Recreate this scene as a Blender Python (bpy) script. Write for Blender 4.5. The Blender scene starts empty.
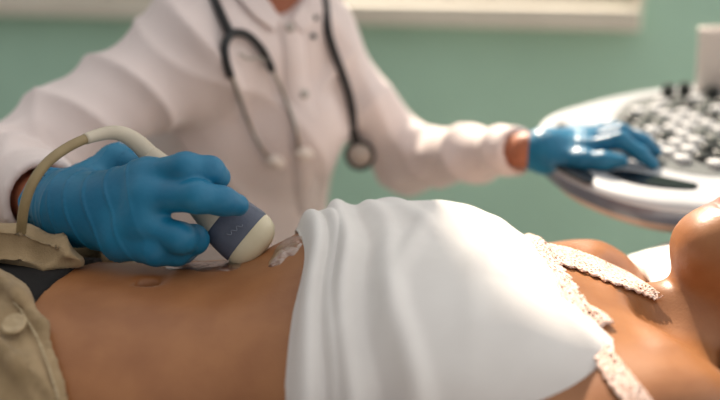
import bpy, bmesh, math, random
import numpy as np
from mathutils import Vector, Matrix

C = bpy.context.scene.collection
R = math.radians
rng = np.random.default_rng(7)
random.seed(5)

# ------------------------------------------------------------------ camera
PITCH = R(15.0); F = 1000.0; CAM = np.array([0.0, 0.0, 1.25])
_c, _s = math.cos(PITCH), math.sin(PITCH)
def ray(px, py):
    u = (px - 360.0) / F; v = (200.0 - py) / F
    return np.array([u, _c + v * _s, -_s + v * _c])
def at(px, py, Y):
    d = ray(px, py); return CAM + d * (Y / d[1])
def at_plane(px, py, p0, n):
    d = ray(px, py); return CAM + d * (np.dot(p0 - CAM, n) / np.dot(d, n))
cd = bpy.data.cameras.new('camera'); cam = bpy.data.objects.new('camera', cd); C.objects.link(cam)
cam.location = CAM; cam.rotation_euler = (R(90) - PITCH, 0, 0)
cd.sensor_width = 36; cd.lens = 50; cd.clip_start = 0.02
cd.dof.use_dof = True; cd.dof.focus_distance = 0.915; cd.dof.aperture_fstop = 2.0
bpy.context.scene.camera = cam

# ------------------------------------------------------------------ signed distance modelling
def V(*a): return np.array(a, float)
def nrm(v): return v / np.linalg.norm(v)
def smin(a, b, k):
    if k <= 0: return np.minimum(a, b)
    h = np.maximum(k - np.abs(a - b), 0) / k
    return np.minimum(a, b) - h * h * k * 0.25
def smax(a, b, k): return -smin(-a, -b, k)

class Sdf:
    def __init__(s): s.ops = []
    def copy(s):
        o = Sdf(); o.ops = list(s.ops); return o
    def rc(s, a, b, ra, rb, k=0.02, mode='u'):                       # tapered capsule
        a = np.asarray(a, float); b = np.asarray(b, float); ab = b - a; L = max(ab @ ab, 1e-12)
        def f(P):
            h = np.clip(((P - a) @ ab) / L, 0, 1)
            return np.linalg.norm(P - a - h[..., None] * ab, axis=-1) - (ra + (rb - ra) * h)
        r = max(ra, rb)
        s.ops.append((f, np.minimum(a, b) - r, np.maximum(a, b) + r, k, mode)); return s
    def chain(s, pts, rs, k=0.02):
        for i in range(len(pts) - 1): s.rc(pts[i], pts[i + 1], rs[i], rs[i + 1], k)
        return s
    def ell(s, c, r, k=0.02, M=None, mode='u'):                      # ellipsoid, M rows = axes
        c = np.asarray(c, float); r = np.asarray(r, float)
        def f(P):
            q = P - c
            if M is not None: q = q @ M.T
            k0 = np.linalg.norm(q / r, axis=-1); k1 = np.linalg.norm(q / (r * r), axis=-1)
            return k0 * (k0 - 1) / np.maximum(k1, 1e-9)
        m = r.max()
        s.ops.append((f, c - m, c + m, k, mode)); return s
    def cut(s, f, k=0.0):                                            # keep f < 0
        s.ops.append((f, None, None, k, 'i')); return s
    def inflate(s, d):
        s.ops.append((d, None, None, 0, 'o')); return s
    def _apply(s, F_, P, op):
        f, lo, hi, k, mode = op
        if mode == 'o': return F_ - f
        d = f(P)
        if mode == 'u': return smin(F_, d, k)
        if mode == 's': return smax(F_, -d, k)
        return smax(F_, d, k)
    def eval(s, P):
        P = np.asarray(P, float); F_ = np.full(P.shape[:-1], 9.0)
        for op in s.ops: F_ = s._apply(F_, P, op)
        return F_
    def grad(s, P, e=0.0015):
        P = np.asarray(P, float); g = np.zeros_like(P)
        for i in range(3):
            d = np.zeros(3); d[i] = e
            g[..., i] = s.eval(P + d) - s.eval(P - d)
        return g / np.maximum(np.linalg.norm(g, axis=-1, keepdims=True), 1e-9)
    def surf(s, h, lo=None, hi=None):                                # surface nets
        us = [o for o in s.ops if o[4] == 'u']
        infl = sum(o[0] for o in s.ops if o[4] == 'o')
        lo_ = np.min([o[1] for o in us], axis=0) - 3 * h - .01 - infl if lo is None else np.array(lo)
        hi_ = np.max([o[2] for o in us], axis=0) + 3 * h + .01 + infl if hi is None else np.array(hi)
        n = np.ceil((hi_ - lo_) / h).astype(int) + 1
        ax = [lo_[i] + h * np.arange(n[i]) for i in range(3)]
        G = np.full(n, 9.0)
        P = np.stack(np.meshgrid(*ax, indexing='ij'), -1)
        for op in s.ops:
            f, a, b, k, mode = op
            if a is None: G = s._apply(G, P, op); continue
            m = k + 4 * h + .02
            i0 = np.clip(np.floor((a - m - lo_) / h).astype(int), 0, n); i1 = np.clip(np.ceil((b + m - lo_) / h).astype(int) + 1, 0, n)
            sl = tuple(slice(i0[i], i1[i]) for i in range(3))
            if min(i1 - i0) <= 0: continue
            G[sl] = s._apply(G[sl], P[sl], op)
        for i in range(3):                                           # close the volume at the box
            sl = [slice(None)] * 3
            for e in (0, -1):
                sl[i] = e; G[tuple(sl)] = np.maximum(G[tuple(sl)], 1e-4)
        ins = G < 0
        cnt = np.zeros(n - 1, np.int8); cr = {}
        for dx in (0, 1):
            for dy in (0, 1):
                for dz in (0, 1):
                    cnt += ins[dx:n[0]-1+dx, dy:n[1]-1+dy, dz:n[2]-1+dz]
        act = (cnt > 0) & (cnt < 8)
        I = np.argwhere(act); idx = -np.ones(n - 1, int); idx[act] = np.arange(len(I))
        acc = np.zeros((len(I), 3)); num = np.zeros(len(I))
        corners = [(a, b, c) for a in (0, 1) for b in (0, 1) for c in (0, 1)]
        for a in corners:
            for axn in range(3):
                if a[axn]: continue
                b = list(a); b[axn] = 1
                va = G[I[:, 0]+a[0], I[:, 1]+a[1], I[:, 2]+a[2]]; vb = G[I[:, 0]+b[0], I[:, 1]+b[1], I[:, 2]+b[2]]
                x = (va < 0) != (vb < 0)
                t = np.where(x, va / np.where(x, va - vb, 1), 0)
                q = np.tile(np.array(a, float), (len(I), 1)); q[:, axn] += t
                acc[x] += q[x]; num[x] += 1
        verts = lo_ + h * (I + acc / np.maximum(num, 1)[:, None])
        quads = []
        for axn in range(3):
            o1, o2 = (axn + 1) % 3, (axn + 2) % 3
            A = np.take(ins, range(n[axn]-1), axis=axn); B = np.take(ins, range(1, n[axn]), axis=axn)
            E = np.argwhere(A != B)
            E = E[(E[:, o1] > 0) & (E[:, o2] > 0) & (E[:, o1] < n[o1]-1) & (E[:, o2] < n[o2]-1)]
            if not len(E): continue
            def g(d1, d2):
                q = E.copy(); q[:, o1] += d1; q[:, o2] += d2
                return idx[q[:, 0], q[:, 1], q[:, 2]]
            Q = np.stack([g(-1, -1), g(0, -1), g(0, 0), g(-1, 0)], 1)
            flip = ~A[E[:, 0], E[:, 1], E[:, 2]]
            Q[flip] = Q[flip][:, ::-1]
            quads.append(Q)
        return verts, np.concatenate(quads)

def hit(sd, px, py, off=0.0):
    """where the sight line through a pixel meets a surface, lifted off it"""
    px = np.atleast_1d(np.asarray(px, float)); py = np.atleast_1d(np.asarray(py, float))
    D = np.stack([ray(a, b) for a, b in zip(px, py)]); D /= np.linalg.norm(D, axis=1, keepdims=True)
    t = np.full(len(px), 0.5)
    tb = t.copy(); db = np.full(len(px), 9.0)
    for _ in range(90):
        d = sd.eval(CAM + D * t[:, None]); m = (np.abs(d) < db) & (db > 1e-5); tb[m] = t[m]; db[m] = np.abs(d[m])
        t = np.minimum(t + np.clip(d, -.05, .08) * .8, 3.0)
    P = CAM + D * tb[:, None]
    for _ in range(8):                                               # a line that just misses takes the nearest surface point
        d = sd.eval(P); P = P - sd.grad(P) * np.where(np.abs(d) > 2e-4, d, 0)[:, None] * .8
    N = sd.grad(P)
    return P + N * off, N

class Noise:
    def __init__(s, freq, seed, n=10):
        r = np.random.default_rng(seed)
        d = r.normal(size=(n, 3)); d /= np.linalg.norm(d, axis=1, keepdims=True)
        s.k = d * np.asarray(freq) * r.uniform(.6, 1.5, (n, 1)); s.p = r.uniform(0, 6.28, n); s.n = n
    def __call__(s, P): return np.sin(P @ s.k.T + s.p).sum(-1) / math.sqrt(s.n)

def vnormals(v, q):
    n = np.zeros_like(v); fn = np.cross(v[q[:, 2]] - v[q[:, 0]], v[q[:, 3]] - v[q[:, 1]])
    for i in range(4): np.add.at(n, q[:, i], fn)
    return n / np.maximum(np.linalg.norm(n, axis=1, keepdims=True), 1e-12)

# ------------------------------------------------------------------ object helpers
def link(name, me, mat, parent=None):
    o = bpy.data.objects.new(name, me); C.objects.link(o)
    for m in (mat if isinstance(mat, (list, tuple)) else [mat]): me.materials.append(m)
    if parent is not None:
        o.parent = parent; o.matrix_parent_inverse = Matrix.Translation(-Vector(parent.location)) if parent.rotation_euler[2] == 0 else Matrix()
    return o
def mesh(name, v, f, mat, parent=None, smooth=True):
    me = bpy.data.meshes.new(name)
    me.from_pydata([tuple(map(float, p)) for p in v], [], [tuple(int(i) for i in q) for q in f]); me.update()
    if smooth: me.polygons.foreach_set('use_smooth', [True] * len(me.polygons))
    return link(name, me, mat, parent)
def bm_obj(name, bm, mat, parent=None, smooth=False):
    me = bpy.data.meshes.new(name); bm.normal_update(); bm.to_mesh(me); bm.free()
    if smooth: me.polygons.foreach_set('use_smooth', [True] * len(me.polygons))
    return link(name, me, mat, parent)
def tag(o, label, cat, group=None):
    o['label'] = label; o['category'] = cat
    if group: o['group'] = group
    return o
def thing(name, label, cat, loc=(0, 0, 0), group=None):
    o = bpy.data.objects.new(name, None); C.objects.link(o); o.location = loc; o.empty_display_size = .05
    return tag(o, label, cat, group)
def structure(o): o['kind'] = 'structure'; return o

def spline(pts, n=12):
    P = np.asarray(pts, float); P = np.vstack([2*P[0]-P[1], P, 2*P[-1]-P[-2]]); out = []
    for i in range(1, len(P) - 2):
        for t in np.linspace(0, 1, n, endpoint=False):
            a, b, c, d = P[i-1], P[i], P[i+1], P[i+2]
            out.append(.5*(2*b + (c-a)*t + (2*a-5*b+4*c-d)*t*t + (3*b-a-3*c+d)*t**3))
    out.append(P[-2]); return np.array(out)
def tube_vf(pts, r, seg=14, closed=False, flat=None):
    P = np.asarray(pts, float); n = len(P); r = np.full(n, r) if np.isscalar(r) else np.interp(np.linspace(0, 1, n), np.linspace(0, 1, len(r)), r)
    T = np.gradient(P, axis=0) if not closed else np.roll(P, -1, 0) - np.roll(P, 1, 0)
    T /= np.maximum(np.linalg.norm(T, axis=1, keepdims=True), 1e-9)
    up = V(0, 0, 1) if abs(T[0][2]) < .9 else V(1, 0, 0)
    v = []; u = nrm(np.cross(T[0], up))
    for i in range(n):
        u = nrm(u - T[i] * (u @ T[i])); w = np.cross(T[i], u)
        for k in range(seg):
            a = 2 * math.pi * k / seg; v.append(P[i] + r[i] * (math.cos(a) * u + math.sin(a) * w))
    f = []
    for i in range(n if closed else n - 1):
        j = (i + 1) % n
        for k in range(seg):
            l = (k + 1) % seg; f.append((i*seg+k, i*seg+l, j*seg+l, j*seg+k))
    if not closed:
        f.append(tuple(range(seg))[::-1]); f.append(tuple((n-1)*seg + k for k in range(seg)))
    return v, f
def tube(name, pts, r, mat, parent=None, seg=14, closed=False): return mesh(name, *tube_vf(pts, r, seg, closed), mat, parent)
def lathe(name, prof, org, axis, mat, parent=None, seg=32, caps=True):
    a = nrm(np.asarray(axis, float)); u = nrm(np.cross(a, V(0.13, 1, .2))); w = np.cross(a, u); v = []; f = []
    for r, h in prof:
        for k in range(seg):
            t = 2*math.pi*k/seg; v.append(np.asarray(org) + a*h + r*(math.cos(t)*u + math.sin(t)*w))
    for i in range(len(prof) - 1):
        for k in range(seg):
            l = (k+1) % seg; f.append((i*seg+k, i*seg+l, (i+1)*seg+l, (i+1)*seg+k))
    if caps:
        f.append(tuple(range(seg))[::-1]); f.append(tuple((len(prof)-1)*seg + k for k in range(seg)))
    return mesh(name, v, f, mat, parent)
def loft(name, secs, mat, parent=None, seg=40, p=2.6, cap=True):
    """secs: (centre, u, w, half_u, half_w): superellipse sections"""
    v = []; f = []
    for c, u, w, a, b in secs:
        for k in range(seg):
            t = 2*math.pi*k/seg; ct, st = math.cos(t), math.sin(t)
            v.append(c + u*a*math.copysign(abs(ct)**(2/p), ct) + w*b*math.copysign(abs(st)**(2/p), st))
    for i in range(len(secs) - 1):
        for k in range(seg):
            l = (k+1) % seg; f.append((i*seg+k, i*seg+l, (i+1)*seg+l, (i+1)*seg+k))
    if cap: f.append(tuple(range(seg))[::-1]); f.append(tuple((len(secs)-1)*seg + k for k in range(seg)))
    return mesh(name, v, f, mat, parent)
def grid_vf(G):
    a, b = G.shape[:2]; I = np.arange(a*b).reshape(a, b)
    return G.reshape(-1, 3), np.stack([I[:-1, :-1], I[1:, :-1], I[1:, 1:], I[:-1, 1:]], -1).reshape(-1, 4)
def box_bm(bm, c, s, M=None, bev=0.0, seg=3):
    r = bmesh.ops.create_cube(bm, size=1); vs = r['verts']
    bmesh.ops.scale(bm, vec=s, verts=vs)
    if bev:
        es = list({e for v in vs for e in v.link_edges})
        vs = list({v for g in bmesh.ops.bevel(bm, geom=es + vs, offset=bev, segments=seg, profile=.5, affect='EDGES')['faces'] for v in g.verts} | {v for v in vs if v.is_valid})
    if M is not None: bmesh.ops.transform(bm, matrix=M, verts=vs)
    bmesh.ops.translate(bm, vec=c, verts=vs)
def box(name, c, s, mat, parent=None, M=None, bev=0.0, smooth=False):
    bm = bmesh.new(); box_bm(bm, c, s, M, bev); return bm_obj(name, bm, mat, parent, smooth)
def solidify(o, t, offset=0):
    m = o.modifiers.new('thickness', 'SOLIDIFY'); m.thickness = t; m.offset = offset; return o
def subsurf(o, l=1):
    m = o.modifiers.new('smooth', 'SUBSURF'); m.levels = l; m.render_levels = l; return o

# ------------------------------------------------------------------ materials
def srgb(r, g, b):
    return tuple(((x/255)/12.92 if x/255 <= .04045 else ((x/255+.055)/1.055)**2.4) for x in (r, g, b)) + (1.0,)
def material(name, col, rough=.5, col2=None, scale=20, bump=0.0, bump_scale=200, stretch=(1, 1, 1), sss=0, metal=0, sheen=0,
             trans=0, ior=1.45, coat=0, voro=False, spec=.5, detail=4, ssscol=(1, .5, .3), alpha=None, lo=.35, hi=.65):
    m = bpy.data.materials.new(name); m.use_nodes = True; nt = m.node_tree; N = nt.nodes; L = nt.links
    b = N['Principled BSDF']; b.inputs['Base Color'].default_value = col; b.inputs['Roughness'].default_value = rough
    b.inputs['Metallic'].default_value = metal; b.inputs['Specular IOR Level'].default_value = spec
    b.inputs['Transmission Weight'].default_value = trans; b.inputs['IOR'].default_value = ior
    b.inputs['Coat Weight'].default_value = coat; b.inputs['Sheen Weight'].default_value = sheen
    if sss:
        b.inputs['Subsurface Weight'].default_value = sss; b.inputs['Subsurface Radius'].default_value = ssscol; b.inputs['Subsurface Scale'].default_value = .012
    tc = N.new('ShaderNodeTexCoord'); mp = N.new('ShaderNodeMapping'); mp.inputs['Scale'].default_value = stretch
    L.new(tc.outputs['Object'], mp.inputs['Vector'])
    if col2 is not None:
        if voro:
            t = N.new('ShaderNodeTexVoronoi'); t.inputs['Scale'].default_value = scale; src = t.outputs['Distance']
        else:
            t = N.new('ShaderNodeTexNoise'); t.inputs['Scale'].default_value = scale; t.inputs['Detail'].default_value = detail; src = t.outputs['Fac']
        L.new(mp.outputs[0], t.inputs['Vector'])
        r = N.new('ShaderNodeValToRGB'); r.color_ramp.elements[0].position = lo; r.color_ramp.elements[1].position = hi
        r.color_ramp.elements[0].color = col; r.color_ramp.elements[1].color = col2
        L.new(src, r.inputs[0]); L.new(r.outputs[0], b.inputs['Base Color'])
    if bump:
        t2 = N.new('ShaderNodeTexNoise'); t2.inputs['Scale'].default_value = bump_scale; t2.inputs['Detail'].default_value = 5
        L.new(mp.outputs[0], t2.inputs['Vector'])
        bp = N.new('ShaderNodeBump'); bp.inputs['Strength'].default_value = bump; bp.inputs['Distance'].default_value = .002
        L.new(t2.outputs['Fac'], bp.inputs['Height']); L.new(bp.outputs[0], b.inputs['Normal'])
    return m
M = {}
M['skin'] = material('patient_skin', srgb(156, 104, 64), .40, srgb(142, 91, 54), 26, .10, 420, sss=.06)
M['skin_doc'] = material('doctor_skin', srgb(176, 112, 82), .5, srgb(164, 100, 72), 30, .1, 400, sss=.12)
M['lip'] = material('lip', srgb(196, 112, 98), .35, srgb(184, 98, 88), 60, .2, 300, sss=.15)
M['hair'] = material('hair', srgb(60, 38, 24), .45, srgb(34, 20, 12), 30, .8, 160, (1, 8, 8))
M['coat'] = material('coat_cotton', srgb(226, 212, 208), .85, srgb(218, 204, 200), 9, .25, 900, sheen=.15)
M['cami'] = material('white_jersey', srgb(226, 222, 218), .8, srgb(218, 213, 209), 14, .22, 1100, sheen=.2)
M['lace'] = material('lace', srgb(246, 228, 218), .75, srgb(226, 186, 166), 420, .9, 500, voro=True, lo=.25, hi=.6)
def pierce(m, scale):                                               # open holes of the lace
    nt = m.node_tree; vo = nt.nodes.new('ShaderNodeTexVoronoi'); vo.inputs['Scale'].default_value = scale; vo.feature = 'DISTANCE_TO_EDGE'
    tc = nt.nodes.new('ShaderNodeTexCoord'); nt.links.new(tc.outputs['Object'], vo.inputs['Vector'])
    no = nt.nodes.new('ShaderNodeTexNoise'); no.inputs['Scale'].default_value = 90; nt.links.new(tc.outputs['Object'], no.inputs['Vector'])
    ad = nt.nodes.new('ShaderNodeMath'); ad.operation = 'MULTIPLY'; nt.links.new(vo.outputs['Distance'], ad.inputs[0]); nt.links.new(no.outputs['Fac'], ad.inputs[1])
    gt = nt.nodes.new('ShaderNodeMath'); gt.operation = 'GREATER_THAN'; gt.inputs[1].default_value = .11; nt.links.new(ad.outputs[0], gt.inputs[0])
    tr = nt.nodes.new('ShaderNodeBsdfTransparent'); mx = nt.nodes.new('ShaderNodeMixShader')
    nt.links.new(gt.outputs[0], mx.inputs[0]); nt.links.new(nt.nodes['Principled BSDF'].outputs[0], mx.inputs[1]); nt.links.new(tr.outputs[0], mx.inputs[2])
    nt.links.new(mx.outputs[0], nt.nodes['Material Output'].inputs['Surface'])
pierce(M['lace'], 230)
M['khaki'] = material('khaki_twill', srgb(168, 144, 110), .85, srgb(140, 118, 86), 30, .5, 700, (1, 1, 1), sheen=.1)
M['stitch'] = material('khaki_thread', srgb(196, 178, 146), .8, srgb(150, 130, 100), 500)
M['khaki_button'] = material('horn_button', srgb(186, 164, 130), .4, srgb(160, 138, 104), 120)
M['black_cloth'] = material('black_cotton', srgb(24, 20, 20), .9, srgb(16, 14, 14), 40, .3, 700)
M['glove'] = material('blue_nitrile', srgb(24, 114, 150), .42, srgb(16, 100, 136), 22, .22, 120, (1, 1, 1), spec=.5)
M['glove_rim'] = material('nitrile_rim', srgb(32, 126, 168), .32, srgb(22, 110, 152), 40)
M['rubber'] = material('black_rubber', srgb(22, 22, 24), .42, srgb(30, 30, 32), 30)
M['steel'] = material('brushed_steel', srgb(176, 168, 160), .3, srgb(150, 142, 134), 40, metal=1)
M['diaphragm'] = material('diaphragm', srgb(186, 174, 164), .4, srgb(176, 164, 154), 40, metal=.2)
M['ear_tip'] = material('ear_tip', srgb(226, 214, 204), .5, srgb(216, 202, 190), 60)
M['probe'] = material('probe_shell', srgb(200, 189, 170), .42, srgb(192, 181, 162), 40, spec=.4)
M['band'] = material('probe_band', srgb(88, 94, 110), .4, srgb(80, 86, 102), 60, .15, 300)
M['head'] = material('probe_lens', srgb(216, 204, 176), .35, srgb(208, 196, 166), 50)
M['logo'] = material('band_print', srgb(120, 126, 140), .5, srgb(114, 120, 134), 50)
M['cable'] = material('cable_vinyl', srgb(150, 132, 96), .5, srgb(140, 122, 88), 60)
def clear_gel():                                                    # clear wet film: sees the skin through it, shines on top
    m = bpy.data.materials.new('clear_gel'); m.use_nodes = True; nt = m.node_tree; nt.nodes.remove(nt.nodes['Principled BSDF'])
    t = nt.nodes.new('ShaderNodeBsdfTransparent'); t.inputs[0].default_value = (.96, .93, .90, 1)
    g = nt.nodes.new('ShaderNodeBsdfGlossy'); g.inputs['Roughness'].default_value = .14
    lw = nt.nodes.new('ShaderNodeLayerWeight'); lw.inputs['Blend'].default_value = .34
    no = nt.nodes.new('ShaderNodeTexNoise'); no.inputs['Scale'].default_value = 150; no.inputs['Detail'].default_value = 3
    tc = nt.nodes.new('ShaderNodeTexCoord'); nt.links.new(tc.outputs['Object'], no.inputs['Vector'])
    bp = nt.nodes.new('ShaderNodeBump'); bp.inputs['Strength'].default_value = .5; bp.inputs['Distance'].default_value = .004
    nt.links.new(no.outputs['Fac'], bp.inputs['Height']); nt.links.new(bp.outputs[0], g.inputs['Normal']); nt.links.new(bp.outputs[0], lw.inputs['Normal'])
    x = nt.nodes.new('ShaderNodeMixShader'); nt.links.new(lw.outputs['Facing'], x.inputs[0]); nt.links.new(t.outputs[0], x.inputs[1]); nt.links.new(g.outputs[0], x.inputs[2])
    nt.links.new(x.outputs[0], nt.nodes['Material Output'].inputs['Surface']); return m
M['gel'] = clear_gel()
M['panel'] = material('console_panel', srgb(180, 182, 185), .45, srgb(172, 174, 177), 20)
M['key'] = material('white_key', srgb(206, 206, 206), .45, srgb(198, 198, 198), 40)
M['key_grey'] = material('grey_key', srgb(112, 116, 112), .4, srgb(98, 102, 98), 40)
M['key_dark'] = material('dark_key', srgb(44, 48, 46), .35, srgb(36, 38, 36), 40)
M['recess'] = material('key_bed', srgb(100, 104, 104), .5, srgb(90, 94, 94), 60)
M['rim'] = material('console_rim', srgb(96, 102, 116), .3, srgb(84, 90, 104), 30, coat=.3)
M['gloss'] = material('black_gloss', srgb(18, 19, 23), .14, srgb(24, 25, 29), 40)
M['beige'] = material('beige_plastic', srgb(206, 180, 162), .5, srgb(196, 170, 152), 30)
M['cup'] = material('cup_white', srgb(230, 220, 212), .5, srgb(222, 211, 203), 30)
M['wall'] = material('green_paint', srgb(184, 220, 199), .8, srgb(177, 212, 191), 3, .08, 300)
M['cream'] = material('cream_paint', srgb(228, 220, 204), .5, srgb(220, 211, 195), 6)
M['frame'] = material('window_frame', srgb(206, 200, 184), .5, srgb(196, 190, 174), 6)
def clear_pane():
    m = bpy.data.materials.new('window_glass'); m.use_nodes = True; nt = m.node_tree; nt.nodes.remove(nt.nodes['Principled BSDF'])
    t = nt.nodes.new('ShaderNodeBsdfTransparent'); g = nt.nodes.new('ShaderNodeBsdfGlossy'); g.inputs['Roughness'].default_value = .02
    x = nt.nodes.new('ShaderNodeMixShader'); x.inputs[0].default_value = .05
    nt.links.new(t.outputs[0], x.inputs[1]); nt.links.new(g.outputs[0], x.inputs[2])
    nt.links.new(x.outputs[0], nt.nodes['Material Output'].inputs['Surface']); return m
M['glass'] = clear_pane()
M['floor'] = material('vinyl_floor', srgb(150, 148, 142), .5, srgb(136, 134, 128), 40)
M['linen'] = material('white_linen', srgb(240, 238, 234), .85, srgb(232, 230, 226), 12, .3, 700)
M['vinyl'] = material('grey_vinyl', srgb(120, 126, 128), .45, srgb(110, 116, 118), 20)
M['metal_white'] = material('white_metal', srgb(206, 206, 204), .4, srgb(196, 196, 194), 20)
M['scrubs'] = material('scrubs', srgb(70, 104, 122), .85, srgb(62, 96, 114), 14, .3, 600)

# ================================================================== PATIENT
YC = .86
def torso(k=.05, breasts=True):
    s = Sdf()
    s.ell(V(-.42, YC, .858), V(.17, .185, .098), k)
    s.ell(V(-.20, .855, .858), V(.24, .150, .094), .06)
    s.ell(V(.05, YC, .866), V(.19, .160, .106), .07)
    s.ell(V(.16, YC, .862), V(.12, .165, .078), .05)
    s.ell(V(-.008, .885, .900), V(.085, .10, .086), .04)
    if breasts:
        s.ell(V(.072, .935, .917), V(.085, .078, .062), k)
        s.ell(V(.070, .785, .912), V(.085, .078, .060), k)
    return s
P0 = at(677, 232, YC)                                                # tip of the chin
TA = R(30); A_ = V(math.cos(TA), 0, math.sin(TA)); F_ = V(-math.sin(TA), 0, math.cos(TA)); S_ = V(0, 1, 0)
HM = np.stack([A_, F_, S_])
def H(a, f, s=0.0): return P0 + a*A_ + f*F_ + s*S_
body = torso(.05)
sh_far, sh_near = V(.235, .995, .868), V(.235, .715, .866)
body.rc(V(.14, .91, .868), sh_far, .07, .066, .05)
body.rc(V(.14, .81, .868), sh_near, .07, .066, .05)
# clavicles and trapezius
nb = H(.035, -.105)
body.rc(V(.24, YC, .868), nb, .058, .050, .05)
body.rc(V(.285, .90, .852), V(.25, .985, .868), .042, .04, .03)
body.rc(V(.285, .82, .852), V(.25, .735, .868), .042, .04, .03)
body.rc(V(.225, .885, .932), V(.245, .985, .925), .007, .009, .022)
body.rc(V(.225, .835, .932), V(.245, .735, .925), .007, .009, .022)
body.ell(V(.262, .915, .945), V(.02, .026, .022), .03, mode='s')
body.ell(V(.262, .805, .945), V(.02, .026, .022), .03, mode='s')
# arms beside the body
for sy, sh in ((1, sh_far), (-1, sh_near)):
    el = V(-.035, YC + sy*.245, .835); wr = V(-.27, YC + sy*.255, .800)
    body.rc(sh, el, .052, .040, .035); body.rc(el, wr, .040, .026, .02)
    kn = V(-.345, YC + sy*.25, .790)
    body.rc(wr, kn, .026, .022, .02)
    for j, (dy, L) in enumerate(((-.026, .06), (-.009, .075), (.009, .08), (.027, .07))):
        b0 = kn + V(-.005, dy, 0); b1 = b0 + V(-L*.55, dy*.2, -.004); b2 = b1 + V(-L*.5, 0, -.008)
        body.chain([b0, b1, b2], [.010, .009, .0075], .006)
    t0 = wr + V(-.02, -sy*.02, 0); t1 = t0 + V(-.04, -sy*.022, .0); t2 = t1 + V(-.035, -sy*.004, -.004)
    body.chain([t0, t1, t2], [.013, .011, .009], .008)
# legs
for sy in (1, -1):
    hip = V(-.46, YC + sy*.09, .855); kn = V(-.88, YC + sy*.10, .845); an = V(-1.28, YC + sy*.10, .815)
    body.rc(hip, kn, .088, .058, .05); body.rc(kn, V(-1.0, YC+sy*.10, .83), .058, .056, .03); body.rc(V(-1.0, YC+sy*.10, .83), an, .056, .036, .03)
    body.rc(an, an + V(-.06, sy*.02, .10), .034, .024, .03)
# head, lying face up on the pillow
body.ell(H(.135, -.088), V(.088, .094, .074), .03, HM)
body.ell(H(.062, -.050), V(.062, .056, .054), .035, HM)
body.rc(H(.017, -.021, .008), H(.017, -.021, -.008), .020, .020, .03)
for sy in (1, -1):
    body.rc(H(.016, -.030, sy*.014), H(.060, -.088, sy*.056), .018, .016, .03)      # jaw line
    body.ell(H(.082, -.025, sy*.040), V(.022, .018, .018), .025, HM)                # cheek
    body.ell(H(.112, -.002, sy*.032), V(.012, .012, .017), .018, HM, 's')           # eye socket
    body.ell(H(.110, -.016, sy*.032), V(.011, .013, .014), .006, HM)                # closed eye
    body.ell(H(.098, -.094, sy*.077), V(.031, .017, .008), .008, HM)                # ear
    body.rc(H(.128, -.010, sy*.018), H(.130, -.020, sy*.048), .007, .005, .012)
body.rc(H(.112, -.006), H(.074, .010), .007, .010, .014)
body.ell(H(.067, .002, .011), V(.007, .008, .008), .008, HM); body.ell(H(.067, .002, -.011), V(.007, .008, .008), .008, HM)
body.ell(H(.037, -.008), V(.0075, .0105, .021), .007, HM)
body.ell(H(.049, -.006), V(.007, .0105, .022), .007, HM)
body.rc(H(.0432, .004, -.022), H(.0432, .004, .022), .0018, .0018, .004, 's')
# navel, hip hollows
bare = body.copy()
nv = hit(torso(), 146, 282)[0][0]
body.ell(nv + V(0, .003, -.004), V(.0115, .0075, .022), .006, mode='s')
# press of the transducer
T_PR, H_PR = at(150, 158, .915), at(264, 251, .885)
AX = nrm(H_PR - T_PR); LEN = np.linalg.norm(H_PR - T_PR)

patient = thing('patient', 'woman lying on her back, belly bared, white top and unbuttoned khaki trousers', 'person', (-.35, YC, .765))
v, q = body.surf(.0055)
nz = Noise(55, 3); n_ = vnormals(v, q)
v = v + n_ * (nz(v) * .0004)[:, None]
ob = mesh('body', v, q, [M['skin'], M['lip']], patient)
cen = v[q].mean(1) - P0
la, lf, ls = cen @ A_, cen @ F_, cen @ S_
lipm = (la > .0305) & (la < .0555) & (lf > -.012) & (np.abs(ls) < .023*(1 - ((la-.043)/.016)**2*.6))
ob.data.polygons.foreach_set('material_index', lipm.astype(np.int32))
ob['label'] = 'bare tanned skin of the lying woman'

hs = Sdf()
hs.ell(H(.150, -.097), V(.086, .096, .081), .02, HM)
hs.ell(H(.10, -.130), V(.075, .055, .078), .03, HM)
hs.cut(lambda P: -((P - P0) @ A_ * .75 - (P - P0) @ F_ * .66 - .152), .015)
v, q = hs.surf(.006); n_ = vnormals(v, q); lp = (v - P0) @ HM.T
v = v + n_ * (np.sin(lp[:, 2]*420 + 6*np.sin(lp[:, 0]*40)) * .0012)[:, None]
mesh('hair', v, q, M['hair'], patient)

# a camisole rolled up over the chest: a sheet laid over the trunk
soft = torso(.07)
def shell(sd, xs, ths, yc, zc, off):
    X, T = np.meshgrid(xs, ths, indexing='ij')
    D = np.stack([np.zeros_like(X), -np.cos(T), np.sin(T)], -1)
    O = np.stack([X, np.full_like(X, yc), np.full_like(X, zc)], -1)
    r = np.full(X.shape, .40)
    for _ in range(60): r = np.maximum(r - np.clip(sd.eval(O + D*r[..., None]), -.03, .05)*.75, .02)
    return O, D, r, X, T
def blur(a, n):
    for _ in range(n):
        p = np.pad(a, 1, mode='edge'); a = (p[:-2, 1:-1] + p[2:, 1:-1] + p[1:-1, :-2] + p[1:-1, 2:] + 2*a) / 6
    return a
XH, XN = -.062, .176
us = np.linspace(0, 1, 190); th = np.linspace(R(-38), R(214), 200)
O, D, r, X, T = shell(soft, XH + (XN - XH)*us, th, .858, .84, 0)
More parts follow.
